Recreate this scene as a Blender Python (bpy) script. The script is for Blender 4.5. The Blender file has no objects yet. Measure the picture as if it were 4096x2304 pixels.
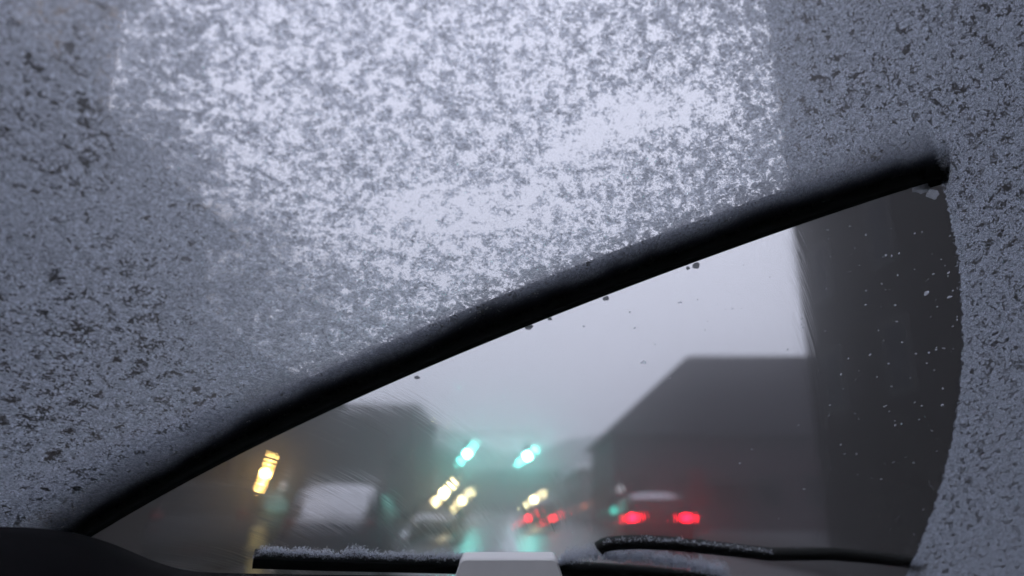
import bpy, bmesh, math, random
import numpy as np
from mathutils import Vector, Matrix, noise

R = math.radians
sc = bpy.context.scene
C = bpy.context.collection
random.seed(7)
rng = np.random.default_rng(7)

# ------------------------------------------------------------------ camera
F, PITCH = 2980.0, R(16.4)              # focal length in pixels of the 4096 px photograph
EYE = Vector((0, 0, 1.2))
cd = bpy.data.cameras.new('camera')
cam = bpy.data.objects.new('camera', cd)
C.objects.link(cam)
cam.location = EYE
cam.rotation_euler = (R(90) + PITCH, 0, 0)
cd.sensor_width = 36
cd.lens = 36 * F / 4096
cd.clip_start, cd.clip_end = 0.02, 2000
cd.dof.use_dof = True
cd.dof.focus_distance = 0.46
cd.dof.aperture_fstop = 4.6
sc.camera = cam

# ------------------------------------------------------------------ sky, sun, exposure
SUN_EL, SUN_ROT = R(48), R(150)
w = bpy.data.worlds.new('World')
sc.world = w
w.use_nodes = True
nt = w.node_tree
bg = nt.nodes['Background']
sky = nt.nodes.new('ShaderNodeTexSky')
sky.sky_type = 'NISHITA'
sky.sun_disc = False
sky.sun_elevation, sky.sun_rotation = SUN_EL, SUN_ROT
sky.air_density, sky.dust_density, sky.ozone_density = 1.0, 3.0, 1.5
hs = nt.nodes.new('ShaderNodeHueSaturation')
hs.inputs['Saturation'].default_value = 0.30
mx = nt.nodes.new('ShaderNodeMix'); mx.data_type = 'RGBA'
mx.inputs[0].default_value = 0.88                      # an even deck of cloud over the clear-sky gradient
mx.inputs[7].default_value = (7.0, 7.2, 8.7, 1)
nt.links.new(sky.outputs[0], hs.inputs['Color'])
nt.links.new(hs.outputs[0], mx.inputs[6])
# an overcast sky is darker towards the horizon than overhead
tcw = nt.nodes.new('ShaderNodeTexCoord'); sx = nt.nodes.new('ShaderNodeSeparateXYZ'); mr = nt.nodes.new('ShaderNodeMapRange')
nt.links.new(tcw.outputs['Generated'], sx.inputs[0]); nt.links.new(sx.outputs['Z'], mr.inputs['Value'])
mr.inputs['From Min'].default_value, mr.inputs['From Max'].default_value = -.05, .65
mr.inputs['To Min'].default_value, mr.inputs['To Max'].default_value = .56, 1.04
vm = nt.nodes.new('ShaderNodeVectorMath'); vm.operation = 'SCALE'
nt.links.new(mx.outputs[2], vm.inputs[0]); nt.links.new(mr.outputs[0], vm.inputs['Scale'])
nt.links.new(vm.outputs[0], bg.inputs['Color'])
bg.inputs['Strength'].default_value = 0.14
sl = bpy.data.lights.new('sun', 'SUN')
sl.energy, sl.angle, sl.color = 0.5, R(25), (1, .95, .92)
so = bpy.data.objects.new('sun', sl)
C.objects.link(so)
so.rotation_euler = (R(90) - SUN_EL, 0, R(180) - SUN_ROT)
sc.view_settings.view_transform = 'Standard'
sc.view_settings.look = 'None'
sc.view_settings.exposure = 0.0
sc.view_settings.gamma = 1
sc.cycles.use_denoising = True
sc.cycles.max_bounces = 8
sc.cycles.transparent_max_bounces = 24
sc.cycles.volume_bounces = 2
sc.cycles.sample_clamp_indirect = 60
sc.cycles.caustics_refractive = True

# ------------------------------------------------------------------ photograph pixel -> direction, point in the street, point on the windscreen
cp, sp = math.cos(PITCH), math.sin(PITCH)
def ray(px, py):
    x, y = (px - 2048) / F, (1152 - py) / F
    return Vector((x, cp - y * sp, sp + y * cp))
def at(px, py, Y):                       # the point at distance Y ahead seen at that pixel
    d = ray(px, py)
    return EYE + d * (Y / d.y)
RAKE, YAW, DIST = R(45), R(18), 0.35     # windscreen rake, how far the camera is turned in the car, distance to the glass
GN = Vector((-math.sin(YAW) * math.sin(RAKE), math.cos(YAW) * math.sin(RAKE), math.cos(RAKE)))
GU = GN.cross(Vector((0, 0, 1))).normalized()
GV = GU.cross(GN).normalized()
GV = GV if GV.z > 0 else -GV
GO = EYE + GN * DIST
GM = Matrix(((GU.x, GV.x, GN.x, GO.x), (GU.y, GV.y, GN.y, GO.y), (GU.z, GV.z, GN.z, GO.z), (0, 0, 0, 1)))
def wuv(px, py):                         # pixel -> windscreen (u, v)
    d = ray(px, py)
    q = d * (DIST / d.dot(GN))
    return q.dot(GU), q.dot(GV)
def wpx(u, v):                           # arrays: windscreen (u, v) -> pixel, distance
    P = [GO[i] - EYE[i] + GU[i] * u + GV[i] * v for i in range(3)]
    z = P[1] * cp + P[2] * sp
    y = -P[1] * sp + P[2] * cp
    return 2048 + F * P[0] / z, 1152 - F * y / z, z
PIV, RAD = (-0.077, -0.522), 0.6252      # pivot and reach of the wiper on the glass

# ------------------------------------------------------------------ helpers
def mat(name, col, rough=.6, metal=0, emit=None, est=0, noisy=0, scale=5, bump=0, spec=.5, coat=0):
    m = bpy.data.materials.new(name); m.use_nodes = True
    n = m.node_tree; b = n.nodes['Principled BSDF']
    b.inputs['Base Color'].default_value = (*col, 1)
    b.inputs['Roughness'].default_value = rough
    b.inputs['Metallic'].default_value = metal
    b.inputs['Specular IOR Level'].default_value = spec
    b.inputs['Coat Weight'].default_value = coat
    if emit:
        b.inputs['Emission Color'].default_value = (*emit, 1)
        b.inputs['Emission Strength'].default_value = est
    if noisy or bump:
        tc = n.nodes.new('ShaderNodeTexCoord')
        nz = n.nodes.new('ShaderNodeTexNoise')
        nz.inputs['Scale'].default_value = scale; nz.inputs['Detail'].default_value = 6
        n.links.new(tc.outputs['Object'], nz.inputs['Vector'])
        if noisy:
            r = n.nodes.new('ShaderNodeValToRGB')
            r.color_ramp.elements[0].position, r.color_ramp.elements[1].position = .3, .7
            r.color_ramp.elements[0].color = (*[c * (1 - noisy) for c in col], 1)
            r.color_ramp.elements[1].color = (*[min(1, c * (1 + noisy)) for c in col], 1)
            n.links.new(nz.outputs['Fac'], r.inputs[0]); n.links.new(r.outputs[0], b.inputs['Base Color'])
        if bump:
            bp = n.nodes.new('ShaderNodeBump'); bp.inputs['Strength'].default_value = bump
            n.links.new(nz.outputs['Fac'], bp.inputs['Height']); n.links.new(bp.outputs[0], b.inputs['Normal'])
    return m
def tag(o, label=None, cat=None, group=None, kind=None):
    for k, v in (('label', label), ('category', cat), ('group', group), ('kind', kind)):
        if v: o[k] = v
    return o
def empty(name, loc=(0, 0, 0), rz=0):
    o = bpy.data.objects.new(name, None); C.objects.link(o)
    o.location = loc; o.rotation_euler = (0, 0, rz); o.empty_display_size = .2
    return o
def obj(name, bm, m, parent=None, smooth=False, mw=None):
    me = bpy.data.meshes.new(name); bm.to_mesh(me); bm.free()
    if smooth:
        for p in me.polygons: p.use_smooth = True
    me.materials.append(m)
    o = bpy.data.objects.new(name, me); C.objects.link(o)
    if parent: o.parent = parent
    if mw is not None: o.matrix_world = mw
    return o
def box(bm, x0, x1, y0, y1, z0, z1, bev=0):
    r = bmesh.ops.create_cube(bm, size=1)
    bmesh.ops.scale(bm, vec=(x1 - x0, y1 - y0, z1 - z0), verts=r['verts'])
    bmesh.ops.translate(bm, vec=((x0 + x1) / 2, (y0 + y1) / 2, (z0 + z1) / 2), verts=r['verts'])
    if bev:
        es = list({e for v in r['verts'] for e in v.link_edges})
        bmesh.ops.bevel(bm, geom=es, offset=bev, segments=2, affect='EDGES', profile=.5)
def cyl(bm, p, q, r0, r1=None, seg=14):
    p, q = Vector(p), Vector(q); d = q - p
    r = bmesh.ops.create_cone(bm, cap_ends=True, segments=seg, radius1=r0, radius2=r0 if r1 is None else r1, depth=d.length)
    mm = Matrix.Translation((p + q) / 2) @ d.to_track_quat('Z', 'Y').to_matrix().to_4x4()
    bmesh.ops.transform(bm, matrix=mm, verts=r['verts'])
def ball(bm, c, r, sx=1, sy=1, sz=1, seg=16):
    s = bmesh.ops.create_uvsphere(bm, u_segments=seg, v_segments=seg // 2, radius=r)
    bmesh.ops.scale(bm, vec=(sx, sy, sz), verts=s['verts'])
    bmesh.ops.translate(bm, vec=c, verts=s['verts'])
def B(f, *a, **k):
    bm = bmesh.new(); f(bm, *a, **k); return bm
def loft(bm, rings, cap=True):
    vs = [[bm.verts.new(p) for p in r] for r in rings]
    n = len(vs[0])
    for a, b in zip(vs, vs[1:]):
        for i in range(n):
            bm.faces.new((a[i], a[(i + 1) % n], b[(i + 1) % n], b[i]))
    if cap:
        bm.faces.new(vs[0][::-1]); bm.faces.new(vs[-1])
    bmesh.ops.recalc_face_normals(bm, faces=bm.faces)
def mesh_np(name, V, Fc, m, parent=None, smooth=True, mw=None, attrs=()):
    me = bpy.data.meshes.new(name)
    V = np.asarray(V, np.float32); Fc = np.asarray(Fc, np.int32)
    k = Fc.shape[1]
    me.vertices.add(len(V)); me.vertices.foreach_set('co', V.ravel())
    me.loops.add(Fc.size); me.loops.foreach_set('vertex_index', Fc.ravel())
    me.polygons.add(len(Fc)); me.polygons.foreach_set('loop_start', np.arange(0, Fc.size, k, dtype=np.int32))
    me.polygons.foreach_set('loop_total', np.full(len(Fc), k, np.int32))
    me.polygons.foreach_set('use_smooth', np.full(len(Fc), smooth, bool))
    for an, av in attrs:
        me.attributes.new(an, 'FLOAT', 'POINT').data.foreach_set('value', np.asarray(av, np.float32))
    me.update(calc_edges=True); me.validate()
    me.materials.append(m)
    o = bpy.data.objects.new(name, me); C.objects.link(o)
    if parent: o.parent = parent
    if mw is not None: o.matrix_world = mw
    return o
class NT:                                # terse node building
    def __init__(s, name):
        s.m = bpy.data.materials.new(name); s.m.use_nodes = True
        s.t = s.m.node_tree; s.t.nodes.clear(); s.out = s.t.nodes.new('ShaderNodeOutputMaterial')
    def n(s, typ, _ins=None, **kw):
        x = s.t.nodes.new('ShaderNode' + typ)
        for k, v in kw.items(): setattr(x, k, v)
        for k, v in (_ins or {}).items():
            if hasattr(v, 'bl_idname') and hasattr(v, 'links'): s.t.links.new(v, x.inputs[k])
            else: x.inputs[k].default_value = v
        return x
    def math(s, op, a, b=0.0, c=None, clamp=False):
        x = s.n('Math', {0: a, 1: b} if c is None else {0: a, 1: b, 2: c}, operation=op, use_clamp=clamp)
        return x.outputs[0]
    def surf(s, o): s.t.links.new(o, s.out.inputs['Surface']); return s.m

M = {}
M['asphalt'] = mat('wet_asphalt', (.035, .036, .04), .30, noisy=.35, scale=2.5, bump=.06)
M['ground'] = mat('slushy_ground', (.05, .05, .054), .8, spec=.1, noisy=.3, scale=.6)
M['paving'] = mat('paving', (.025, .024, .024), .8, spec=.1, noisy=.3, scale=1.5)
M['snow'] = mat('snow', (.72, .74, .8), .8, noisy=.08, scale=8, bump=.3)
M['black_paint'] = mat('black_car_paint', (.010, .011, .013), .6, spec=.2)
M['grey_paint'] = mat('grey_car_paint', (.04, .044, .05), .6, spec=.2)
M['blue_paint'] = mat('dark_blue_car_paint', (.010, .014, .028), .6, spec=.2)
M['car_glass'] = mat('car_glass', (.01, .011, .012), .35, spec=.25)
M['rubber'] = mat('rubber', (.010, .012, .012), .8, spec=.12)
M['metal'] = mat('grey_metal', (.2, .2, .21), .4, .8)
M['chrome'] = mat('bright_metal', (.5, .5, .5), .2, 1)
M['pole'] = mat('dark_pole_metal', (.03, .033, .035), .5)
M['dark_brick'] = mat('dark_brown_brick', (.012, .0095, .0085), .9, noisy=.25, scale=3, spec=.08)
M['brown_wall'] = mat('brown_wall', (.052, .036, .043), .9, noisy=.2, scale=2, spec=.08)
M['grey_wall'] = mat('grey_wall', (.045, .046, .05), .9, noisy=.2, scale=2, spec=.08)
M['pale_wall'] = mat('pale_peach_render', (.30, .26, .235), .9, noisy=.12, scale=1)
M['mauve_wall'] = mat('mauve_render', (.16, .135, .145), .9, noisy=.15, scale=1)
M['slate'] = mat('slate_roof', (.016, .0135, .017), .9, noisy=.25, scale=4, spec=.05)
M['window'] = mat('window_glass', (.010, .010, .014), .7, spec=.06)
M['frame'] = mat('window_frame_paint', (.035, .032, .032), .7)
M['trunk'] = mat('bark', (.04, .032, .028), .9)
M['twigs'] = mat('bare_twigs', (.05, .042, .04), .9)
M['yellow'] = mat('faded_yellow_paint', (.55, .44, .17), .6, noisy=.2, scale=8)
M['red_sign'] = mat('red_sign_paint', (.10, .015, .02), .5)
def lamp(name, col, st): return mat(name, (.1, .1, .1), .3, emit=col, est=st)
M['green_lamp'] = lamp('green_signal_lamp', (.14, 1, .85), 460)
M['dim_green_lamp'] = lamp('dim_green_signal_lamp', (.03, 1, .80), 2.2)
M['warm_lamp'] = lamp('warm_street_lamp', (1, .60, .16), 85)
M['pale_warm_lamp'] = lamp('pale_warm_lamp', (1, .80, .40), 70)
M['dim_white_lamp'] = lamp('dim_white_lamp', (.9, .9, 1), 0.8)
M['orange_lamp'] = lamp('orange_lamp', (1, .22, .06), 2.2)
M['red_lamp'] = lamp('red_tail_lamp', (1, .003, .02), 30)
M['dim_red_lamp'] = lamp('small_red_tail_lamp', (1, .003, .02), 22)
M['off_lens'] = mat('unlit_signal_lens', (.02, .012, .01), .2)
M['red_lens'] = mat('unlit_tail_lens', (.12, .01, .015), .2)
M['clear_lens'] = mat('unlit_head_lens', (.3, .3, .3), .1)

# ------------------------------------------------------------------ ground, road, pavements
HAZE = 0.0027
FILM = 0.21                             # how much of the light the wet film on the glass scatters (optical depth)
def sheet(name, x0, x1, y0, y1, z, m, kind='structure'):
    bm = bmesh.new()
    bm.faces.new([bm.verts.new(p) for p in ((x0, y0, z), (x1, y0, z), (x1, y1, z), (x0, y1, z))])
    o = obj(name, bm, m); o['kind'] = kind; return o
sheet('ground', -400, 400, -120, 700, 0, M['ground'])
sheet('road', -5.6, 5.6, -60, 420, .006, M['asphalt'])
for nm, a, b in (('pavement', -8.6, -5.6), ('pavement', 5.6, 8.6)):
    o = obj(nm, B(box, a, b, -60, 400, 0.0, .13, .02), M['paving']); o['kind'] = 'structure'
def slush(name, x0, x1):
    bm = bmesh.new(); rows = []
    for i in range(121):
        y = -10 + i * 2.5
        wv = .35 * noise.noise(Vector((x0, y * .13, 3))) + .2 * noise.noise(Vector((x0, y * .6, 9)))
        rows.append([bm.verts.new((x0 + wv, y, .012)), bm.verts.new((x1 - wv * .7, y, .012))])
    for a, b in zip(rows, rows[1:]): bm.faces.new((a[0], a[1], b[1], b[0]))
    o = obj(name, bm, M['snow']); o['kind'] = 'structure'
slush('snow_strip', -5.5, -4.6); slush('snow_strip', -.2, .15)

# ------------------------------------------------------------------ buildings
def building(name, label, cat, x0, x1, y0, y1, h, wall, faces=(), win=(1.1, 1.5), step=(2.4, 3.0), base=1.0, roof=None, over=.35, group=None):
    """A block with a window in each bay of the named faces ('street' = the x side towards the road, 'front' = the -y side)."""
    root = empty(name, ((x0 + x1) / 2, (y0 + y1) / 2, 0)); tag(root, label, cat, group)
    cx, cy = root.location.x, root.location.y
    obj('wall', B(box, x0 - cx, x1 - cx, y0 - cy, y1 - cy, -.05, h), wall, root)
    if roof:
        bm = bmesh.new(); kind, rh, rm = roof
        a, b, c, d = x0 - cx - over, x1 - cx + over, y0 - cy - over, y1 - cy + over
        e = [(a, c, h), (b, c, h), (b, d, h), (a, d, h)]
        if kind == 'hipx':
            k = (d - c) / 2 * .98
            rr = [(a + k, (c + d) / 2, h + rh), (b - k, (c + d) / 2, h + rh)]
            F_ = [(0, 1, 5, 4), (2, 3, 4, 5), (3, 0, 4), (1, 2, 5), (3, 2, 1, 0)]
        elif kind == 'gabley':
            rr = [((a + b) / 2, c, h + rh), ((a + b) / 2, d, h + rh)]
            F_ = [(0, 4, 5, 3), (1, 2, 5, 4), (0, 1, 4), (2, 3, 5), (3, 2, 1, 0)]
        if kind == 'flat':
            box(bm, a, b, c, d, h, h + rh)
        else:
            vs = [bm.verts.new(p) for p in e + rr]
            for f in F_: bm.faces.new([vs[i] for i in f])
            bmesh.ops.recalc_face_normals(bm, faces=bm.faces)
        obj('roof', bm, rm, root)
    n = 0
    for fc in faces:
        if fc == 'front': L, o0 = x1 - x0, x0 - cx
        else: L, o0 = y1 - y0, y0 - cy
        nb = max(1, int(L / step[0])); nf = max(1, int((h - base) / step[1]))
        for i in range(nb):
            for j in range(nf):
                if n >= 96: continue
                s = o0 + (i + .5) * L / nb; z = base + j * step[1] + .3
                bm = bmesh.new(); pm = bmesh.new()
                wd, ht, t = win[0] / 2, win[1], .07
                if fc == 'front':
                    yf = y0 - cy
                    for q in ((-wd - t, -wd), (wd, wd + t)): box(bm, s + q[0], s + q[1], yf - .05, yf - .002, z - t, z + ht + t)
                    for q in ((-t, 0), (ht, ht + t)): box(bm, s - wd, s + wd, yf - .05, yf - .002, z + q[0], z + q[1])
                    box(pm, s - wd, s + wd, yf - .02, yf - .003, z, z + ht)
                else:
                    xf, sg = (x1 - cx, 1) if (x0 + x1) < 0 else (x0 - cx, -1)
                    A, Bq = sorted((xf + sg * .05, xf + sg * .002)); P, Q = sorted((xf + sg * .02, xf + sg * .003))
                    for q in ((-wd - t, -wd), (wd, wd + t)): box(bm, A, Bq, s + q[0], s + q[1], z - t, z + ht + t)
                    for q in ((-t, 0), (ht, ht + t)): box(bm, A, Bq, s - wd, s + wd, z + q[0], z + q[1])
                    box(pm, P, Q, s - wd, s + wd, z, z + ht)
                f = obj('window', bm, M['frame'], root); obj('pane', pm, M['window'], f); n += 1
    return root
building('tower_block', 'tall dark brown block rising out of frame at the right of the street', 'building', 9.0, 30, -6, 22.4, 26, M['dark_brick'],
         ('street',), win=(1.0, 1.6), step=(3.2, 3.1), base=3.5)
house = building('hipped_roof_house', 'grey-brown house with low hipped roof beyond the parked black car', 'house', 5.6, 30, 42, 54, 5.0, M['brown_wall'],
         ('front', 'street'), roof=('hipx', 5.7, M['slate']), over=.5)
aw = obj('awning', B(box, -7.5, -4.0, -7.6, -6.002, 2.5, 2.62), M['frame'], house)
M['umber'] = mat('dark_umber_wall', (.030, .025, .024), .9, noisy=.3, scale=2, spec=.08)
near = building('eaves_house', 'near brown house with dark overhanging eaves on the left', 'house', -20, -8.2, -6, 19, 8.2, M['umber'],
         ('street',), roof=('gabley', 3.2, M['slate']), over=.8)
building('pale_apartment_block', 'tall pale peach block with dark windows behind the near brown house', 'building', -27, -14.6, 19.9, 24.0, 22, M['pale_wall'],
         ('front', 'street'), win=(1.9, 1.9), step=(3.4, 3.2), base=5)
building('terrace', 'long low dark grey terrace along the left pavement', 'building', -18, -9.4, 25.4, 58, 6.6, M['grey_wall'], ('street',),
         roof=('gabley', 1.6, M['slate']))
building('corner_building', 'grey flat roofed block closing the far end of the left terrace', 'building', -19, -8.6, 66, 84, 9.5, M['grey_wall'],
         ('front', 'street'), roof=('flat', .4, M['slate']))
building('low_shop', 'low mauve shop with snowy flat roof behind the distant car', 'shop', 6.2, 18, 70, 90, 4.6, M['mauve_wall'],
         ('front', 'street'), roof=('flat', .5, M['snow']))
building('far_row', 'hazy row of buildings closing the street behind the signals', 'building', -34, 30, 170, 184, 6.5, M['grey_wall'], ('front',), roof=('hipx', 3.0, M['slate']))
building('far_hall', 'hazy taller hall at the far left end of the street', 'building', -30, -9, 120, 140, 9.5, M['grey_wall'], ('front',), roof=('gabley', 3.5, M['slate']))

# wooded hills closing the view in the mist
bm = bmesh.new(); rows = []
for px_ in np.linspace(-2600, 6700, 240):
    d = ray(px_, 2000)
    a_ = math.atan2(d.x, d.y)
    prof_ = float(np.interp(px_, [-2600, 0, 1250, 1500, 1760, 1900, 2060, 2300, 2700, 6700], [40, 45, 50, 46, 44, 34, 28, 36, 42, 40]))
    prof_ += 3.5 * noise.noise(Vector((px_ / 90, 1, 0))) + 1.6 * noise.noise(Vector((px_ / 22, 5, 0)))
    rows.append([bm.verts.new((math.sin(a_) * q_, math.cos(a_) * q_, z_)) for q_, z_ in ((300, -.5), (330, prof_ * .45), (370, prof_ * .85), (400, prof_), (520, prof_ * .8), (640, -.5))])
for a, b in zip(rows, rows[1:]):
    for i in range(5): bm.faces.new((a[i], b[i], b[i + 1], a[i + 1]))
M['wood'] = mat('wooded_hillside', (.035, .034, .036), 1, noisy=.4, scale=.05)
o = obj('hills', bm, M['wood'], None, True); o['kind'] = 'structure'

# trees, bare for winter
def tree(label, x, y, h, seed, depth=4, thick=.07):
    rd = random.Random(seed)
    root = empty('bare_tree', (x, y, 0)); tag(root, label, 'tree', 'bare street trees')
    obj('trunk', B(cyl, (0, 0, -.05), (0, 0, h * .42), .17, .11), M['trunk'], root)
    bm = bmesh.new()
    def grow(p, d, L, r, k):
        q = p + d * L
        cyl(bm, p, q, r, r * .65, 5)
        if k == 0: return
        for _ in range(3):
            nd = (d + Vector((rd.uniform(-.75, .75), rd.uniform(-.75, .75), rd.uniform(-.25, .55)))).normalized()
            grow(q, nd, L * rd.uniform(.6, .85), r * .62, k - 1)
    for _ in range(5):
        a = rd.uniform(0, 6.28)
        grow(Vector((0, 0, h * .40)), Vector((math.cos(a) * .6, math.sin(a) * .6, .8)).normalized(), h * .17, thick, depth)
    obj('crown', bm, M['twigs'], root)
tree('big twiggy bare tree on the left pavement, nearest of the trees', -8.0, 14.5, 9.6, 11, 5, .06)  # added tree: its twigs soften the edge between dark roof and bright sky
tree('twiggy bare tree on the left pavement behind the biggest tree', -8.0, 21.5, 9.2, 12, 5, .06)  # second added tree, thinning the dark-to-bright step behind the frost
tree('bare tree standing left of the far signal arm', -7.2, 88, 8.5, 3)
tree('bare tree in the haze before the closing row', -4.5, 140, 8.0, 4)
tree('bare tree right of the far street end', 6.9, 112, 7.5, 5)

# ------------------------------------------------------------------ cars
def car(name, label, loc, rz, paint, L=4.4, W=1.78, H=1.47, tail=None, head=None, snow=(), group='cars in the street', tz=.94):
    """Built nose towards +y; rz = 0 shows its tail to the camera."""
    root = empty(name, loc, rz); tag(root, label, 'car', group)
    hw, hl = W / 2, L / 2
    def ring(y, wd, z0, z1, p=.28):
        ch = (z1 - z0) * p; k = .12
        return [(-wd + .03, y, z0), (wd - .03, y, z0), (wd, y, z0 + ch), (wd, y, z1 - ch), (wd - k, y, z1), (0, y, z1 + .02), (-wd + k, y, z1), (-wd, y, z1 - ch), (-wd, y, z0 + ch)]
    st = [(-hl, hw * .80, .42, .72), (-hl + .06, hw * .92, .30, .92), (-hl + .5, hw, .22, .98), (-.4, hw, .2, .95), (hl - 1.3, hw, .2, .93), (hl - .5, hw * .97, .22, .82), (hl - .08, hw * .86, .28, .68), (hl, hw * .72, .38, .58)]
    obj('body', B(loft, [ring(*s) for s in st]), paint, root, True)
    def gring(y, wb, wt, zt):
        return [(-wb, y, .90), (wb, y, .90), (wt + .03, y, zt - .08), (wt - .06, y, zt), (-wt + .06, y, zt), (-wt - .03, y, zt - .08)]
    gs = [(-hl + .22, hw * .86, hw * .80, .96), (-hl + .62, hw * .92, hw * .74, H - .06), (-hl + 1.2, hw * .93, hw * .74, H), (.1, hw * .93, hw * .74, H - .02), (.55, hw * .93, hw * .76, H - .10), (1.2, hw * .9, hw * .8, .96)]
    obj('roof', B(loft, [gring(*s) for s in gs]), paint, root, True)
    def quad(pts, off=(0, 0, 0)):
        bm = bmesh.new(); a = [Vector(p) + Vector(off) for p in pts]
        c = sum(a, Vector()) / 4; nrm = (a[1] - a[0]).cross(a[2] - a[0]).normalized() * .012
        v0 = [bm.verts.new(p - nrm) for p in a]; v1 = [bm.verts.new(p + nrm) for p in a]
        bm.faces.new(v0); bm.faces.new(v1[::-1])
        for i in range(4): bm.faces.new((v0[i], v1[i], v1[(i + 1) % 4], v0[(i + 1) % 4]))
        bmesh.ops.recalc_face_normals(bm, faces=bm.faces); return bm
    wy0, wy1 = -hl + .27, -hl + .60
    obj('rear_window', quad([(-hw * .74, wy0, 1.0), (hw * .74, wy0, 1.0), (hw * .66, wy1, H - .12), (-hw * .66, wy1, H - .12)], (0, -.02, .01)), M['car_glass'], root)
    obj('windscreen', quad([(-hw * .78, 1.14, 1.0), (hw * .78, 1.14, 1.0), (hw * .68, .60, H - .12), (-hw * .68, .60, H - .12)], (0, .02, .012)), M['car_glass'], root)
    for s in (-1, 1):
        obj('side_window', quad([(s * (hw * .93), -hl + .75, .97), (s * (hw * .93), .95, .97), (s * (hw * .79), .45, H - .13), (s * (hw * .79), -hl + .85, H - .12)], (s * .012, 0, 0)), M['car_glass'], root)
        for y in (-hl + .82, hl - .88):
            wh = obj('wheel', B(cyl, (s * (hw - .2), y, .32), (s * (hw + .015), y, .32), .32, seg=24), M['rubber'], root)
            obj('rim', B(cyl, (s * (hw - .02), y, .32), (s * (hw + .03), y, .32), .2, seg=18), M['metal'], wh)
        obj('taillight', B(ball, (s * hw * .72, -hl + (.09 if tz > .8 else .0), tz), .10, 1.1, .6, .75), tail or M['red_lens'], root, True)
        obj('headlight', B(ball, (s * hw * .70, hl - .10, .66), .13, 1.15, .7, .55), head or M['clear_lens'], root, True)
        obj('mirror', B(ball, (s * (hw + .1), .82, 1.02), .1, 1, .6, .7), paint, root, True)
    obj('bumper', B(box, -hw * .86, hw * .86, -hl - .05, -hl + .14, .34, .56, .04), M['rubber'], root)
    obj('number_plate', B(box, -.26, .26, -hl - .065, -hl - .051, .40, .51), M['off_lens'], root)
    def lump(x0, x1, y0, y1, zf, th, nm='snow_cover'):
        bm = bmesh.new(); nx, ny = 14, 16; rows = []
        for j in range(ny + 1):
            row = []
            for i in range(nx + 1):
                a, b = i / nx, j / ny
                x, y = x0 + (x1 - x0) * a, y0 + (y1 - y0) * b
                e = min(1, 5 * min(a, 1 - a, b, 1 - b)) ** .5
                row.append(bm.verts.new((x, y, zf(x, y) + th * e * (1 + .35 * noise.noise(Vector((x * 3, y * 3, L)))) - .01)))
            rows.append(row)
        for a, b in zip(rows, rows[1:]):
            for i in range(nx): bm.faces.new((a[i], a[i + 1], b[i + 1], b[i]))
        obj(nm, bm, M['snow'], root, True)
    def prof(y):
        return float(np.interp(y, [g[0] for g in gs], [g[3] for g in gs]))
    if 'roof' in snow: lump(-hw * .68, hw * .68, -hl + .65, .5, lambda x, y: prof(y), .07)
    if 'rear' in snow: lump(-hw * .72, hw * .72, -hl + .22, -hl + .64, lambda x, y: prof(y), .06)
    if 'front' in snow: lump(-hw * .72, hw * .72, .52, 1.2, lambda x, y: prof(y), .06)
    if 'bonnet' in snow: lump(-hw * .8, hw * .8, 1.22, hl - .35, lambda x, y: float(np.interp(y, [1.2, hl - .5, hl - .1], [.93, .84, .72])), .07)
    return root
def ground_at(px, Y): p = at(px, 2000, Y); return (p.x, Y, 0)
x, y, _ = ground_at(2655, 18.8)
car('parked_car', 'black hatchback with red tail lights lit and snow on its roof', (x, y + 2.2, .006), R(-3), M['black_paint'], tail=M['red_lamp'], snow=('roof',))
x, y, _ = ground_at(2161, 40)
car('distant_car', 'small distant car with faint red tail lights under the green signal', (x, y + 2.2, .006), 0, M['grey_paint'], tail=M['dim_red_lamp'], snow=('roof',), tz=.66)
x, y, _ = ground_at(1285, 12.6)
car('snowy_car', 'dark blue car with windows and roof buried in snow on the left', (x, y + 2.2, .006), R(4), M['blue_paint'], W=1.8, H=1.52, snow=('roof', 'rear', 'front', 'bonnet'))
x, y, _ = ground_at(790, 12.0)
car('dark_car', 'dark grey car in shade behind the yellow bollard at far left', (x - .2, y + 2.2, .134), R(6), M['grey_paint'])
x, y, _ = ground_at(1735, 27)
car('oncoming_car', 'unlit black car standing below the two warm lamps', (x, y + 2.2, .006), R(180), M['black_paint'], H=1.6, snow=('bonnet',))

# ------------------------------------------------------------------ signals, lamps, street furniture
def signal_head(root, x, z, lit):
    obj('housing', B(box, x - .19, x + .19, -.14, .12, z - .22, z + .95, .04), M['pole'], root)
    for k, mm in enumerate((lit, M['off_lens'], M['off_lens'])):
        zz = z + k * .36
        obj('lens', B(cyl, (x, -.175, zz), (x, -.141, zz), .15, seg=20), mm, root)
        bm = bmesh.new()
        a = [bm.verts.new((x + .165 * math.cos(t), -.142, zz + .165 * math.sin(t))) for t in np.linspace(-.3, math.pi + .3, 14)]
        b = [bm.verts.new((x + .165 * math.cos(t), -.25, zz + .165 * math.sin(t))) for t in np.linspace(-.3, math.pi + .3, 14)]
        for i in range(13): bm.faces.new((a[i], a[i + 1], b[i + 1], b[i]))
        obj('visor', bm, M['pole'], root)
YS = 54
pl, pr = at(1870, 1815, YS), at(2110, 1825, YS)
root = empty('signal_mast', (-6.2, YS, 0)); tag(root, 'traffic signal mast with arm holding two green lights over the road', 'traffic signal')
obj('pole', B(cyl, (0, 0, -.05), (0, 0, 6.6), .13, .09), M['pole'], root)
obj('arm', B(cyl, (0, .18, 6.15), (pr.x + 6.2 + .8, .18, 6.35), .05, .03), M['pole'], root)
for p in (pl, pr): signal_head(root, p.x + 6.2, p.z, M['green_lamp'])
p = at(2455, 2042, 34)
root = empty('pedestrian_signal', (p.x, p.y, 0)); tag(root, 'short post with a dim green light left of the red tail lights', 'pedestrian signal')
obj('post', B(cyl, (0, 0, -.05), (0, 0, p.z + .3), .05), M['pole'], root)
obj('housing', B(box, -.16, .16, -.12, -.05, p.z - .2, p.z + .5, .02), M['pole'], root)
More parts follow.
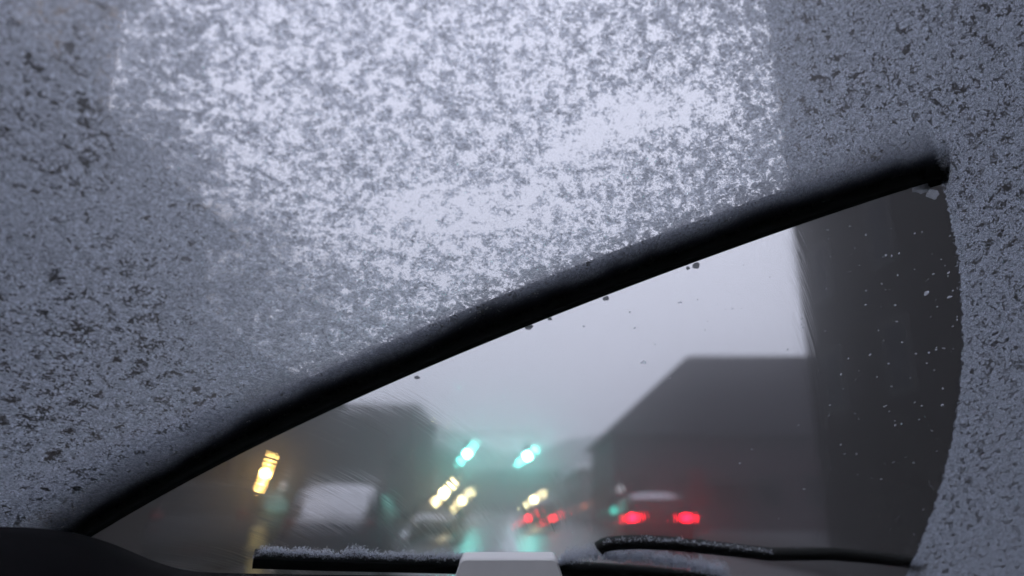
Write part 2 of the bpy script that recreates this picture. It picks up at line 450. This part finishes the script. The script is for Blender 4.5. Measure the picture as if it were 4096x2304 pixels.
obj('lens', B(cyl, (0, -.15, p.z), (0, -.121, p.z), .11, seg=18), M['dim_green_lamp'], root)

def lamp_post(label, px, py, Y, m, r=.16, group='warm lamps along the street', name='street_lamp'):
    p = at(px, py, Y)
    root = empty(name, (p.x, p.y, 0)); tag(root, label, 'street lamp', group)
    obj('post', B(cyl, (0, 0, -.05), (0, 0, p.z - r - .04), .05, .035), M['pole'], root)
    obj('collar', B(cyl, (0, 0, p.z - r - .06), (0, 0, p.z - r + .04), .07, .09), M['pole'], root)
    obj('lamp_globe', B(ball, (0, 0, p.z), r), m, root, True)
    obj('cap', B(cyl, (0, 0, p.z + r - .03), (0, 0, p.z + r + .07), r * .8, .03), M['pole'], root)
lamp_post('bright warm lamp on a post above the dark car at far left', 1062, 1895, 24, M['warm_lamp'], .12)
lamp_post('higher and left of the two pale warm lamps left of the signals', 1776, 1972, 58, M['pale_warm_lamp'], .22)
lamp_post('lower of the two pale warm lamps left of the signals', 1846, 2002, 58, M['pale_warm_lamp'], .19)
lamp_post('pale warm lamp below the green signal nearest the middle', 2136, 2002, 62, M['pale_warm_lamp'], .19)
lamp_post('faint white lamp just right of the bright warm lamp', 1132, 1945, 30, M['dim_white_lamp'], .13)
lamp_post('faint white lamp up left of the red tail lights', 2482, 1956, 36, M['dim_white_lamp'], .14)
lamp_post('small orange lamp between the two cars with red lights', 2336, 2026, 50, M['orange_lamp'], .13)
p = at(1030, 2170, 9.5)
root = empty('bollard', (p.x, p.y, 0)); tag(root, 'faded yellow bollard left of the snow covered car', 'bollard')
obj('post', B(cyl, (0, 0, -.05), (0, 0, .92), .11, .10, 20), M['yellow'], root, False)
obj('cap', B(ball, (0, 0, .92), .10, 1, 1, .6), M['yellow'], root, True)
obj('band', B(cyl, (0, 0, .62), (0, 0, .72), .114, .113, 20), M['pole'], root)
p = at(2790, 1950, 30)
root = empty('red_sign', (p.x, p.y, 0)); tag(root, 'dull red upright sign on a post above the right tail light', 'sign')
obj('post', B(cyl, (0, 0, -.05), (0, 0, p.z - .7), .05), M['pole'], root)
obj('board', B(box, -.35, .35, -.06, .06, p.z - .75, p.z + .75, .03), M['red_sign'], root)

# ------------------------------------------------------------------ the car we sit in: cabin shell and dashboard
M['dash'] = mat('black_dash_plastic', (.005, .005, .006), .9, noisy=.2, scale=60, bump=.15, spec=.08)
M['lining'] = mat('dark_headlining', (.05, .05, .052), .95)
CM = Matrix.Rotation(YAW, 4, 'Z'); CM.translation = (0, 0, 0)      # the car's own axes
def c2w(x, y, z): return CM @ Vector((x, y, z))
cabin = empty('car_interior', (0, 0, 0)); tag(cabin, 'black dashboard and cabin of the car the picture is taken from', 'car interior')
ui = [wuv(*q) for q in ((0, 0), (4096, 0), (0, 2304), (4096, 2304))]
U0, U1 = min(a for a, b in ui) - .10, max(a for a, b in ui) + .10
V0, V1 = min(b for a, b in ui) - .04, max(b for a, b in ui) + .10
def gp(u, v, h=0): return GO + GU * u + GV * v + GN * h
top_l, top_r, bot_l, bot_r = gp(U0, V1), gp(U1, V1), gp(U0, V0), gp(U1, V0)
back = -GN.copy(); back.z = 0; back.normalize()
def panel(name, pts, t=.02, m=None):
    bm = bmesh.new(); a = [Vector(p) for p in pts]
    nr = (a[1] - a[0]).cross(a[2] - a[0]).normalized() * t
    v0 = [bm.verts.new(p) for p in a]; v1 = [bm.verts.new(p + nr) for p in a]
    bm.faces.new(v0); bm.faces.new(v1[::-1])
    for i in range(len(a)): bm.faces.new((v0[i], v1[i], v1[(i + 1) % len(a)], v0[(i + 1) % len(a)]))
    bmesh.ops.recalc_face_normals(bm, faces=bm.faces)
    return obj(name, bm, m or M['lining'], cabin)
zt = top_l.z
def Z(p, z): q = Vector(p); q.z = z; return q
panel('headliner', [top_l, top_r, top_r + back * .85, top_l + back * .85])
for A_, B_ in ((top_l, bot_l), (top_r, bot_r)):
    s = -1 if A_ is top_l else 1
    panel('door_trim', [B_, Z(B_ + back * 2.2, B_.z), Z(B_ + back * 2.2, .35), Z(B_, .35)])
    panel('window_pillar', [A_, B_, B_ + back * .1, A_ + back * .1])
panel('rear_wall', [Z(bot_l + back * 2.2, .35), Z(bot_r + back * 2.2, .35), Z(bot_r + back * 2.2, B_.z), Z(bot_l + back * 2.2, B_.z)])
panel('floor_pan', [Z(bot_l, .35), Z(bot_r, .35), Z(bot_r + back * 2.2, .35), Z(bot_l + back * 2.2, .35)])
# dashboard: a cowl whose crest line follows the glass foot, falling back towards us
crest = [(-500, 2150), (-200, 2108), (0, 2106), (120, 2110), (230, 2119), (330, 2137), (420, 2163), (500, 2194), (580, 2230), (660, 2262), (760, 2286), (900, 2292), (1100, 2296), (1400, 2300), (1800, 2306), (2400, 2325), (3200, 2350), (4096, 2390), (4600, 2420)]
bm = bmesh.new(); rows = []
cx = [c[0] for c in crest]; cy_ = [c[1] for c in crest]
for px in np.linspace(-500, 4600, 180):
    py = float(np.interp(px, cx, cy_)); py = sum(float(np.interp(px + d, cx, cy_)) for d in (-60, -30, 0, 30, 60)) / 5
    d = ray(px, py); s = (DIST / d.dot(GN)) * .90
    c = EYE + d * s
    ff = -GN.copy(); ff.z = 0; ff.normalize()
    pr_ = [(-.07, -.05), (-.05, -.022), (-.02, -.004), (0, 0), (.03, -.003), (.09, -.02), (.17, -.05), (.25, -.12), (.28, -.4)]
    rows.append([bm.verts.new(c + ff * a + Vector((0, 0, b))) for a, b in pr_])
for a, b in zip(rows, rows[1:]):
    for i in range(len(a) - 1): bm.faces.new((a[i], b[i], b[i + 1], a[i + 1]))
obj('dashboard', bm, M['dash'], cabin, True)

# pale plastic box on the dash at the glass foot
M['pale_plastic'] = mat('pale_grey_plastic', (.90, .90, .89), .35, noisy=.03, scale=80)
dd = ray(2035, 2262); sB = (DIST / dd.dot(GN)) * .84
pc = EYE + dd * sB; pxm = sB / F * (F and 1)
k = sB * (dd.normalized().dot(Vector((0, cp, sp)))) * 1.0
k = ((pc - EYE).dot(Vector((0, cp, sp)))) / F           # metres per photograph pixel there
root = empty('plastic_box', pc); tag(root, 'pale grey plastic box with rounded top corners standing in front of the lower wiper', 'box')
def face_ring(y, sc_, dz=0):
    pts = []
    hwB, hwT, hT, hBt, rc = 222 * k * sc_, 200 * k * sc_, 27 * k, -62 * k, 26 * k
    pts += [(-hwB, y, hBt), (hwB, y, hBt)]
    for t in np.linspace(0, math.pi / 2, 6): pts.append((hwT - rc + rc * math.cos(t), y, hT - rc + rc * math.sin(t) + dz))
    for t in np.linspace(math.pi / 2, math.pi, 6): pts.append((-hwT + rc + rc * math.cos(t), y, hT - rc + rc * math.sin(t) + dz))
    return pts
obj('housing', B(loft, [face_ring(-.002, .97, -.001), face_ring(0, 1, 0), face_ring(.022, 1.0, .0024), face_ring(.025, .98, .0018)]), M['pale_plastic'], root)
obj('base', B(box, -224 * k, 224 * k, -.004, .027, -95 * k, -62 * k, .0008), M['dash'], root)
obj('seam', B(box, -218 * k, 218 * k, -.0032, .002, -50 * k, -45 * k), M['rubber'], root)

# ------------------------------------------------------------------ windscreen: pane, frost, wiped streaks, ice specks
ws = empty('windscreen', GO); tag(ws, 'raked windscreen with a clear wiped fan below the wiper', 'windscreen')
bpy.context.view_layer.update()
t = NT('clear_glass'); M['clear_glass'] = t.surf(t.n('BsdfTransparent', {'Color': (1, 1, 1, 1)}).outputs[0])
bm = bmesh.new()
bm.faces.new([bm.verts.new(p) for p in ((U0, V0, 0), (U1, V0, 0), (U1, V1, 0), (U0, V1, 0))])
o = obj('glass_pane', bm, M['clear_glass'], ws, mw=GM)

LOWX = np.array([380, 1000, 1500, 2000, 2500, 3000, 3500, 3770.])
LOWY = np.array([2140, 1800, 1562, 1348, 1160, 968, 800, 715.])
PB = np.polyfit(LOWX, LOWY, 4)
def ylow(x): return np.polyval(PB, x)
def inv_erf(c):                          # gaussian quantile, Acklam-like rational fit
    c = np.clip(c, 1e-3, 1 - 1e-3); tt = np.sqrt(-2 * np.log(np.minimum(c, 1 - c)))
    zz = tt - (2.30753 + .27061 * tt) / (1 + .99229 * tt + .04481 * tt * tt)
    return np.where(c > .5, zz, -zz)
COV = np.array([(480,50,.93,70),(490,190,.93,70),(480,310,.92,60),(150,50,.68,70),(230,170,.58,70),(120,370,.42,70),(330,430,.45,50),(430,490,.55,50),(60,300,.5,60),  # photograph pixel -> how much of the glass the frost covers there, and how far that holds
 (50,80,.84,130),(300,120,.76,130),(520,80,.84,110),(690,90,.84,90),(860,80,.64,90),(1200,150,.52,150),(1700,80,.60,150),(2300,80,.60,150),(2750,80,.68,120),(3080,200,.86,110),(3400,150,.76,150),(3900,120,.70,150),(3700,380,.68,140),(3350,430,.68,130),
 (60,420,.66,110),(300,560,.90,120),(480,350,.86,90),(560,450,.92,80),(720,250,.86,90),(640,600,.93,80),(760,690,.93,70),(900,830,.92,80),(560,650,.92,80),(800,500,.72,60),(950,420,.52,90),(1300,400,.55,130),(1700,380,.60,130),(2000,300,.56,130),(2350,280,.52,110),(2700,260,.58,110),
 (2880,430,.16,55),(2770,420,.10,55),(2660,430,.06,55),(2560,460,.02,66),(2460,500,.01,66),(2360,550,.01,64),(2270,600,.04,56),(2180,640,.2,50),(2640,560,.5,70),(2480,640,.58,80),(2820,580,.56,80),(3000,600,.80,90),(3300,700,.88,120),(3650,600,.90,110),(2200,440,.58,80),(2100,560,.6,80),
 (200,900,.90,140),(260,690,.60,70),(330,640,.70,60),(180,560,.70,60),(560,800,.92,120),(800,740,.90,90),(980,700,.60,80),(1010,930,.92,80),(840,980,.92,80),(1180,960,.72,70),(1300,930,.30,60),(1420,980,.34,60),(1400,700,.58,110),(1700,640,.60,110),(1900,700,.62,100),
 (1560,840,.10,55),(1680,850,.02,68),(1800,855,.01,68),(1920,850,.01,68),(2040,845,.02,68),(2150,830,.10,50),(2260,800,.3,50),(2380,760,.50,80),(2600,740,.60,90),(2850,780,.72,90),(2300,930,.64,90),
 (1500,1010,.55,90),(1750,1000,.64,90),(2000,1010,.62,90),(1250,1120,.90,90),(1480,1200,.90,100),(1800,1140,.78,90),(2150,1060,.74,90),(2600,880,.76,80),
 (60,2115,.3,45),(200,2050,.3,45),(330,1985,.45,40),(100,1300,.72,150),(450,1150,.79,130),(500,1450,.78,150),(900,1250,.94,130),(820,1050,.90,90),(1100,1350,.96,130),(1000,1500,.94,120),(300,1700,.75,150),(700,1650,.84,120),(100,2000,.90,120),(450,1900,.93,100),
 (3950,800,.70,150),(3900,560,.70,130),(3960,1200,.72,150),(3960,1700,.74,150),(3900,2200,.77,150)], float)
DU = .0024
nu, nv = int((U1 - U0) / DU), int((V1 - V0) / DU)
gu, gv = np.meshgrid(np.linspace(U0, U1, nu), np.linspace(V0, V1, nv))
px, py, dep = wpx(gu, gv)
num = np.zeros_like(px); den = np.zeros_like(px) + 1e-12
for a, b, c, sg in COV:
    ww = np.exp(-((px - a) ** 2 + (py - b) ** 2) / (2 * sg ** 2)) + 1e-5 / (1 + ((px - a) ** 2 + (py - b) ** 2) / 1e5)
    num += ww * c; den += ww
cov = num / den
rr = np.hypot(gu - PIV[0], gv - PIV[1])
arc_out = (rr - RAD) * F / dep            # pixels outside the wiped arc
bw = (ylow(px) - py) * .9                 # pixels above the blade's lower edge
cov = np.where((bw < 220) & (arc_out < 15), cov + (np.maximum(cov, .985) - cov) * np.clip((220 - bw) / 140, 0, 1), cov)
cov = np.where(arc_out > 0, cov + (.985 - cov) * np.exp(-arc_out / 10), cov)
near_ = np.abs(arc_out) < 40
arc_out = arc_out.copy()
arc_out[near_] += np.array([7 * noise.noise(Vector((a * 120, b * 120, 2.2))) + 6 * noise.noise(Vector((a * 420, b * 420, 8.1))) for a, b in zip(gu[near_], gv[near_])])
inside = np.minimum(-(bw - 60), -arc_out)  # > 0 in the wiped fan
thr = .5 - .062 * inv_erf(cov)
low = np.array([noise.noise(Vector((a * 22, b * 22, 7.7))) for a, b in zip(gu[::6, ::6].ravel(), gv[::6, ::6].ravel())]).reshape(gu[::6, ::6].shape)
low = np.kron(low, np.ones((6, 6)))[:nv, :nu]
arcs_ = np.array([noise.noise(Vector((q_ * 55, 3.3, 1.1))) for q_ in np.linspace(0, 1.4, 900)])
thr = thr + (.030 * low + .016 * np.interp(rr, np.linspace(0, 1.4, 900), arcs_)) * np.clip((arc_out < -30) + .5, 0, 1)
thr = thr + np.clip(inside / 12 + .4, 0, 3) * .16
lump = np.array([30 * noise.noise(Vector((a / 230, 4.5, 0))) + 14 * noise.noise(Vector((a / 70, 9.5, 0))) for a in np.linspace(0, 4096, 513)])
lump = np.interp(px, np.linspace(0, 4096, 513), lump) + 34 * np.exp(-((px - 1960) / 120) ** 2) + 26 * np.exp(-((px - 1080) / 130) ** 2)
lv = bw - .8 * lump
pack_shade = np.interp(lv, [60, 84, 112, 165, 205, 240], [1, .93, .58, .37, .13, 0]) * (bw > 0) * (arc_out < 0)  # snow packed above the blade, its shade darkened into the frost colour
keep = inside < 12
idx = -np.ones(nu * nv, int)
quad_ok = (keep[:-1, :-1] | keep[1:, :-1] | keep[:-1, 1:] | keep[1:, 1:])
ii = np.arange(nu * nv).reshape(nv, nu)
q = np.stack([ii[:-1, :-1], ii[:-1, 1:], ii[1:, 1:], ii[1:, :-1]], -1)[quad_ok]
used = np.unique(q); idx[used] = np.arange(len(used))
V = np.stack([gu.ravel()[used], gv.ravel()[used], np.full(len(used), .0006)], 1)

t = NT('frost')
tc = t.n('TexCoord').outputs['Object']
mp = t.n('Mapping', {'Vector': tc, 'Rotation': (0, 0, R(28)), 'Scale': (1, 1.25, 1)}).outputs[0]
n1 = t.n('TexNoise', {'Vector': mp, 'Scale': 130, 'Detail': 3, 'Roughness': .6, 'Distortion': .6}).outputs['Fac']
n2 = t.n('TexNoise', {'Vector': mp, 'Scale': 345, 'Detail': 4, 'Roughness': .75, 'Distortion': 1.2}).outputs['Fac']
n3 = t.n('TexNoise', {'Vector': mp, 'Scale': 1000, 'Detail': 2, 'Roughness': .7}).outputs['Fac']
f = t.math('ADD', t.math('MULTIPLY', n1, .50), t.math('ADD', t.math('MULTIPLY', n2, .62), t.math('MULTIPLY', n3, .34)))
f = t.math('ADD', t.math('MULTIPLY', t.math('SUBTRACT', f, .73), 1.0), .5)
th = t.n('Attribute', attribute_name='thr').outputs['Fac']
d = t.math('SUBTRACT', f, th)
alpha = t.math('MULTIPLY_ADD', d, 1 / .045, .5, clamp=True)
thick = t.math('MULTIPLY', d, 3.0, clamp=True)
hgt = t.math('ADD', t.math('MULTIPLY', n2, .6), t.math('ADD', t.math('MULTIPLY', n3, .4), t.math('MULTIPLY', alpha, .25)))
bmp = t.n('Bump', {'Height': hgt, 'Strength': 1.0, 'Distance': .0030}).outputs[0]
# grain of the crust: thinner and thicker crystals; shade of the packed band above the blade put into the colour
n4 = t.n('TexNoise', {'Vector': mp, 'Scale': 620, 'Detail': 3, 'Roughness': .8, 'Distortion': .8}).outputs['Fac']
grain = t.math('MULTIPLY_ADD', t.math('SUBTRACT', n4, .5), 3.4, 1.0)
grain = t.math('MAXIMUM', t.math('MINIMUM', grain, 1.5), .40)
grain = t.math('MULTIPLY', grain, t.math('SUBTRACT', 1.35, t.math('MULTIPLY', t.math('MULTIPLY', d, 9.0, clamp=True), .55)))   # thin edges let more light through
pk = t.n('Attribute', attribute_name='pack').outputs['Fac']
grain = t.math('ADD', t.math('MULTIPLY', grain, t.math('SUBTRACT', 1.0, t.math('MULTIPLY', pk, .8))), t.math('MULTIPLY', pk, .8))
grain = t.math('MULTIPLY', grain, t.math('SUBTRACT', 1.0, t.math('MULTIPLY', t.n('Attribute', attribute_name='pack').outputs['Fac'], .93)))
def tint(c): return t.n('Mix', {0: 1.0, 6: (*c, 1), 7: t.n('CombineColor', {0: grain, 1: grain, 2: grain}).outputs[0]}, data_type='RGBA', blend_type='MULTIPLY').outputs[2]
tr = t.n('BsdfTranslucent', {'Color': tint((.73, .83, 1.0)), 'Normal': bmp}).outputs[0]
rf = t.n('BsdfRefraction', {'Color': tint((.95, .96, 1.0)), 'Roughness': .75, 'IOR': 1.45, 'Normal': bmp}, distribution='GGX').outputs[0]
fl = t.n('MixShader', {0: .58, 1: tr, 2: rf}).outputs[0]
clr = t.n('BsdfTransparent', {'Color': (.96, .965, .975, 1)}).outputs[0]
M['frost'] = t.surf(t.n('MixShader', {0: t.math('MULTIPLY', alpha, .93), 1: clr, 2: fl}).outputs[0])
fo = mesh_np('frost', V, idx[q], M['frost'], mw=GM, attrs=(('thr', thr.ravel()[used]), ('pack', pack_shade.ravel()[used])))
tag(fo, 'pale grey flaky frost and snow crust covering the windscreen around the wiped fan', 'frost', kind='stuff')

# water streaks left by the blade: fine lens-shaped ridges along arcs round the pivot
t = NT('water_film'); M['water'] = t.surf(t.n('BsdfRefraction', {'Color': (1, 1, 1, 1), 'Roughness': 0.0, 'IOR': 1.10}).outputs[0])
Vs, Fs, base = [], [], 0
r = .10
while r < RAD - .004:
    dense = .20 < r < .223 or .25 < r < .345
    if dense: wd = rng.uniform(.00018, .00045); r += wd * rng.choice([1.1, 1.6, 3.2], p=[.5, .32, .18])
    else: wd = rng.uniform(.00018, .00040); r += wd * rng.choice([1.6, 2.6, 4.5], p=[.4, .35, .25])
    a = R(rng.uniform(-14, 0))
    while a < R(100):
        ln = rng.uniform(.04, .5) / r
        gap = rng.uniform(.0, .10) / r
        th_ = np.arange(a, min(a + ln, R(100)), .007 / r)
        a += ln + gap
        if len(th_) < 3: continue
        ca, sa = np.cos(th_), np.sin(th_)
        fu, fv = PIV[0] + r * ca, PIV[1] + r * sa
        fx, fy, fd = wpx(fu, fv)
        ok = (fy > ylow(fx) + 4) & (fx > -100) & (fx < 4150) & (fy < 2400)
        if ok.sum() < 3: continue
        ca, sa = ca[ok], sa[ok]; n = len(ca)
        slope = math.tan(R(rng.uniform(7, 12) * (1 if r < .345 else .7)))
        h = wd * slope / 4
        prof_ = [(-wd / 2, .00012), (wd / 2, .00012), (-wd / 2, .00012), (-wd / 4, .00012 + h * .75), (0, .00012 + h), (wd / 4, .00012 + h * .75), (wd / 2, .00012)]
        P = np.stack([np.stack([PIV[0] + (r + o_) * ca, PIV[1] + (r + o_) * sa, np.full(n, z_)], -1) for o_, z_ in prof_], 1)
        Vs.append(P.reshape(-1, 3))
        i0 = base + np.arange(n - 1)[:, None] * 7
        fs = [np.concatenate([i0 + 0, i0 + 7, i0 + 8, i0 + 1], 1)]
        for c_ in (2, 3, 4, 5): fs.append(np.concatenate([i0 + c_, i0 + c_ + 1, i0 + c_ + 8, i0 + c_ + 7], 1))
        Fs += fs; base += n * 7
st = mesh_np('water_streaks', np.concatenate(Vs), np.concatenate(Fs), M['water'], ws, mw=GM)
st['kind'] = 'stuff'

# the wet film on the outside: a thin layer of mist that scatters light forward and veils the lamps
t = NT('mist_film'); t.t.links.new(t.n('VolumePrincipled', {'Color': (1, 1, 1, 1), 'Density': FILM / .003, 'Anisotropy': .965}).outputs[0], t.out.inputs['Volume'])
o = obj('mist_film', B(box, U0 + .01, U1 - .01, V0 + .01, V1 - .01, .0009, .0039), t.m, ws, mw=GM); o['kind'] = 'stuff'

# specks of ice left on the wiped glass
t = NT('ice'); trn = t.n('BsdfTranslucent', {'Color': (.85, .88, .95, 1)}).outputs[0]; dfi = t.n('BsdfDiffuse', {'Color': (.75, .78, .85, 1)}).outputs[0]
ice_ = t.n('MixShader', {0: .15, 1: trn, 2: dfi}).outputs[0]
M['ice'] = t.surf(t.n('MixShader', {0: .42, 1: t.n('BsdfTransparent').outputs[0], 2: ice_}).outputs[0])
bm = bmesh.new()
def speck(px_, py_, s):
    u, v = wuv(px_, py_)
    s *= .75; a0 = random.uniform(0, 6.28); n = 9
    c = bm.verts.new((u, v, .0003 + s * .35)); rg = []
    for i in range(n):
        rad = s * random.uniform(.35, 1.15); a = a0 + i * 6.283 / n
        rg.append(bm.verts.new((u + rad * math.cos(a), v + rad * math.sin(a) * .8, .0002)))
    for i in range(n): bm.faces.new((c, rg[i], rg[(i + 1) % n]))
    bm.faces.new(rg[::-1])
k_ = 0
while k_ < 560:
    q_ = random.uniform(2350, 3870), random.uniform(900, 2304)
    u, v = wuv(*q_); r_ = math.hypot(u - PIV[0], v - PIV[1])
    if r_ > RAD - .002 or q_[1] < ylow(q_[0]) + 25: continue
    if random.random() > .02 + .95 * max(0, (r_ - .40) / (RAD - .40)) ** 2.6: continue
    s = .00035 + .0012 * random.random() ** 4
    speck(*q_, s); k_ += 1
for q_ in ((2335, 1305, .0016), (2520, 1250, .0014), (2540, 1312, .0016), (2556, 1330, .0005), (2720, 1212, .0019), (2870, 1217, .0008), (2903, 1238, .0008), (2930, 1236, .0011), (2900, 1282, .0004), (2622, 1378, .0012),
           (2575, 1450, .0030), (3706, 1172, .0036), (3795, 1190, .0022), (3480, 1420, .0016), (3745, 1400, .0016), (3770, 1620, .0022), (3660, 1610, .0014)): speck(*q_)
for _ in range(60): speck(random.uniform(1400, 2500), random.uniform(1700, 2150), random.uniform(.0002, .0006))
o = obj('ice_specks', bm, M['ice'], ws, mw=GM); o['kind'] = 'stuff'

# ------------------------------------------------------------------ wipers
M['packed_snow'] = t = None
t = NT('packed_snow')
tc = t.n('TexCoord').outputs['Object']
nz = t.n('TexNoise', {'Vector': tc, 'Scale': 420, 'Detail': 5, 'Roughness': .7}).outputs['Fac']
bp = t.n('Bump', {'Height': nz, 'Strength': .8, 'Distance': .002}).outputs[0]
a_ = t.n('BsdfTranslucent', {'Color': (.92, .95, 1, 1), 'Normal': bp}).outputs[0]; b_ = t.n('BsdfDiffuse', {'Color': (.7, .73, .8, 1), 'Normal': bp}).outputs[0]
c_ = t.n('MixShader', {0: .2, 1: a_, 2: b_}).outputs[0]
M['packed_snow'] = t.surf(t.n('MixShader', {0: .8, 1: t.n('BsdfTransparent').outputs[0], 2: c_}).outputs[0])
def path_frames(pts):
    out = []
    for i, p in enumerate(pts):
        d = (pts[min(i + 1, len(pts) - 1)] - pts[max(i - 1, 0)]); d.z = 0; d.normalize()
        out.append((p, Vector((-d.y, d.x, 0))))          # in-plane normal: left of travel (uphill when going right)
    return out
def sweep(name, pts, profile, m, parent, smooth=True, taper=None):
    bm = bmesh.new(); rings = []
    fr = path_frames(pts)
    for i, (p, nrm) in enumerate(fr):
        s = taper(i / (len(fr) - 1)) if taper else 1
        rings.append([tuple(p + nrm * (a * s) + Vector((0, 0, b * (s if taper else 1)))) for a, b in profile])
    loft(bm, rings)
    return obj(name, bm, m, parent, smooth, mw=GM)
def sweep_snow(name, pts, m, parent, width, height, off, seed, taper=.06, rough=.5, z0=.0008):
    bm = bmesh.new(); rings = []
    fr = path_frames(pts); N = len(fr)
    for i, (p, nrm) in enumerate(fr):
        e = min(1, min(i, N - 1 - i) / (N * taper)) ** .6 + .02
        n_ = 1 + rough * noise.noise(Vector((p.x * 28, p.y * 28, seed))) + rough * .5 * noise.noise(Vector((p.x * 110, p.y * 110, seed + 5)))
        W_, H_ = width * e * max(.25, n_), height * e * max(.3, n_)
        ring = [(off, z0), (off + W_, z0)]
        for tt in np.linspace(.12, .95, 9):
            aa = tt * math.pi
            j = 1 + .18 * noise.noise(Vector((p.x * 260, p.y * 260, tt * 9 + seed)))
            ring.append((off + W_ / 2 + W_ / 2 * math.cos(aa) * j, z0 + H_ * math.sin(aa) * j))
        rings.append([tuple(p + nrm * a + Vector((0, 0, b))) for a, b in ring])
    loft(bm, rings)
    return obj(name, bm, m, parent, False, mw=GM)
def wpath(pts, n):
    P = [Vector((*wuv(*q), 0)) for q in pts]
    s = np.concatenate([[0], np.cumsum([(b - a).length for a, b in zip(P, P[1:])])])
    tt = np.linspace(0, s[-1], n)
    return [Vector((float(np.interp(x, s, [p.x for p in P])), float(np.interp(x, s, [p.y for p in P])), 0)) for x in tt]
def fur(name, pts, off, w_, h_, seed, parent, n=420):
    """A crust of many small crystals heaped along the blade, thinning upward into single grains."""
    rd = np.random.default_rng(seed); P = wpath(pts, 400); fr = path_frames(P); N = len(fr)
    cnt = int(n * 16); Vv, Ff = [], []
    for c_ in range(cnt):
        i = int(rd.integers(0, N)); p, nr = fr[i]; e = min(1, min(i, N - 1 - i) / (N * .03)) ** .5
        lum = (.75 + .5 * noise.noise(Vector((p.x * 40, p.y * 40, seed))) + .35 * noise.noise(Vector((p.x * 170, p.y * 170, seed)))) * e
        a = off + w_ * lum * rd.beta(1.1, 1.5); b = .003 + h_ * lum * rd.beta(1.3, 1.6)
        s_ = rd.uniform(.0003, .0010)
        c0 = np.array(p) + np.array(nr) * a + np.array((0, 0, b)) + rd.normal(0, .0012, 3) * (1, 1, .3)
        q4 = rd.normal(0, 1, (4, 3)); q4 /= np.linalg.norm(q4, axis=1)[:, None]
        k0 = len(Vv); Vv += list(c0 + q4 * s_); Ff += [(k0, k0 + 1, k0 + 2), (k0, k0 + 2, k0 + 3), (k0, k0 + 3, k0 + 1), (k0 + 1, k0 + 3, k0 + 2)]
    mesh_np(name, Vv, Ff, M['packed_snow'], parent, False, GM)
xs = np.linspace(290, 3765, 60)
low = [(x, float(ylow(x))) for x in xs]
wp = wpath(low, 120)
w1 = empty('wiper', GO); tag(w1, 'long wiper slanting across the glass with snow packed along its upper edge', 'wiper')
bpy.context.view_layer.update()
blade = [(0, .0004), (.002, .0004), (.004, .0030), (.0185, .0036), (.0215, .0080), (.0130, .0160), (-.001, .0150), (-.0035, .0100), (-.0008, .0050)]
sweep('blade', wp, blade, M['rubber'], w1, taper=lambda s: 1 if s < .96 else 1 - .35 * (s - .96) / .04)
tip = wpath([(3700, float(ylow(3700))), (3800, float(ylow(3800)) + 2)], 10)
sweep('end_cap', tip, [(-.0042, .0010), (.008, .0010), (.0205, .0080), (.0125, .0180), (-.002, .0170), (-.0050, .0100)], M['rubber'], w1)
fur('snow_ridge', [(x, float(ylow(x))) for x in np.linspace(330, 3740, 60)], .0150, .0100, .0050, 2, w1, 260)
armp = [(-60, 2190), (60, 2125), (200, 2060), (330, 2002), (460, 1940), (600, 1880), (760, 1815), (950, 1735)]
sweep('arm', [p + Vector((0, 0, .012)) for p in wpath(armp, 40)], [(-.006, .004), (.006, .004), (.0075, .010), (.004, .014), (-.004, .014), (-.0075, .010)], M['rubber'], w1)
def clump(parent, px_, py_, s, seed):
    bm = bmesh.new(); r0 = bmesh.ops.create_icosphere(bm, subdivisions=3, radius=1)
    u, v = wuv(px_, py_)
    for vt in bm.verts:
        k2 = 1 + .45 * noise.noise(vt.co * 1.7 + Vector((seed, 0, 0)))
        vt.co = Vector((u + vt.co.x * s * k2 * 1.3, v + vt.co.y * s * k2, max(.0004, .003 + vt.co.z * s * .6 * k2)))
    obj('snow_clump', bm, M['packed_snow'], parent, True, mw=GM)
for i, (a, b, s) in enumerate(((2795, 1072, .0018), (2760, 1082, .0010), (2205, 1286, .0010), (2120, 1318, .0018), (1670, 1522, .0012), (2430, 1205, .0014), (3700, 752, .0045), (3745, 785, .003))):
    clump(w1, a, b, s, i * 3.1)

w2 = empty('lower_wiper', GO); tag(w2, 'level wiper with a furry snow crust along the foot of the glass', 'wiper')
bpy.context.view_layer.update()
b2 = [(1012, 2262), (1300, 2272), (1800, 2284), (2250, 2298), (2600, 2318), (2900, 2350)]
wp2 = wpath(b2, 90)
sweep('blade', wp2, [(-.004, .001), (.004, .001), (.0065, .005), (.005, .009), (-.002, .010), (-.006, .007)], M['rubber'], w2)
fur('snow_crust', [(1020, 2256), (1300, 2266), (1800, 2280), (2240, 2292)], .003, .0075, .0080, 4, w2, 520)
fur('snow_crust', [(2240, 2290), (2400, 2268), (2600, 2282), (2750, 2306), (2900, 2350)], .003, .013, .012, 8, w2, 620)
a2 = [(2405, 2225), (2440, 2204), (2560, 2196), (2700, 2202), (2900, 2222), (3100, 2244), (3350, 2242), (3520, 2256), (3700, 2278)]
sweep('arm', [p + Vector((0, 0, .003)) for p in wpath(a2, 60)], [(-.0045, .001), (.0045, .001), (.005, .006), (.002, .009), (-.004, .008)], M['rubber'], w2)
fur('snow_crust', [(2420, 2198), (2560, 2188), (2700, 2194), (2900, 2214), (3090, 2238)], .003, .0016, .004, 12, w2, 50)

# ------------------------------------------------------------------ haze
t = NT('haze_air'); t.t.links.new(t.n('VolumePrincipled', {'Color': (.86, .88, .92, 1), 'Density': HAZE, 'Anisotropy': .2}).outputs[0], t.out.inputs['Volume'])
M['haze'] = t.m
hz = obj('haze', B(box, -420, 420, -130, 720, -1, 75), M['haze']); tag(hz, 'thin grey snow haze filling the street', 'haze', kind='stuff')
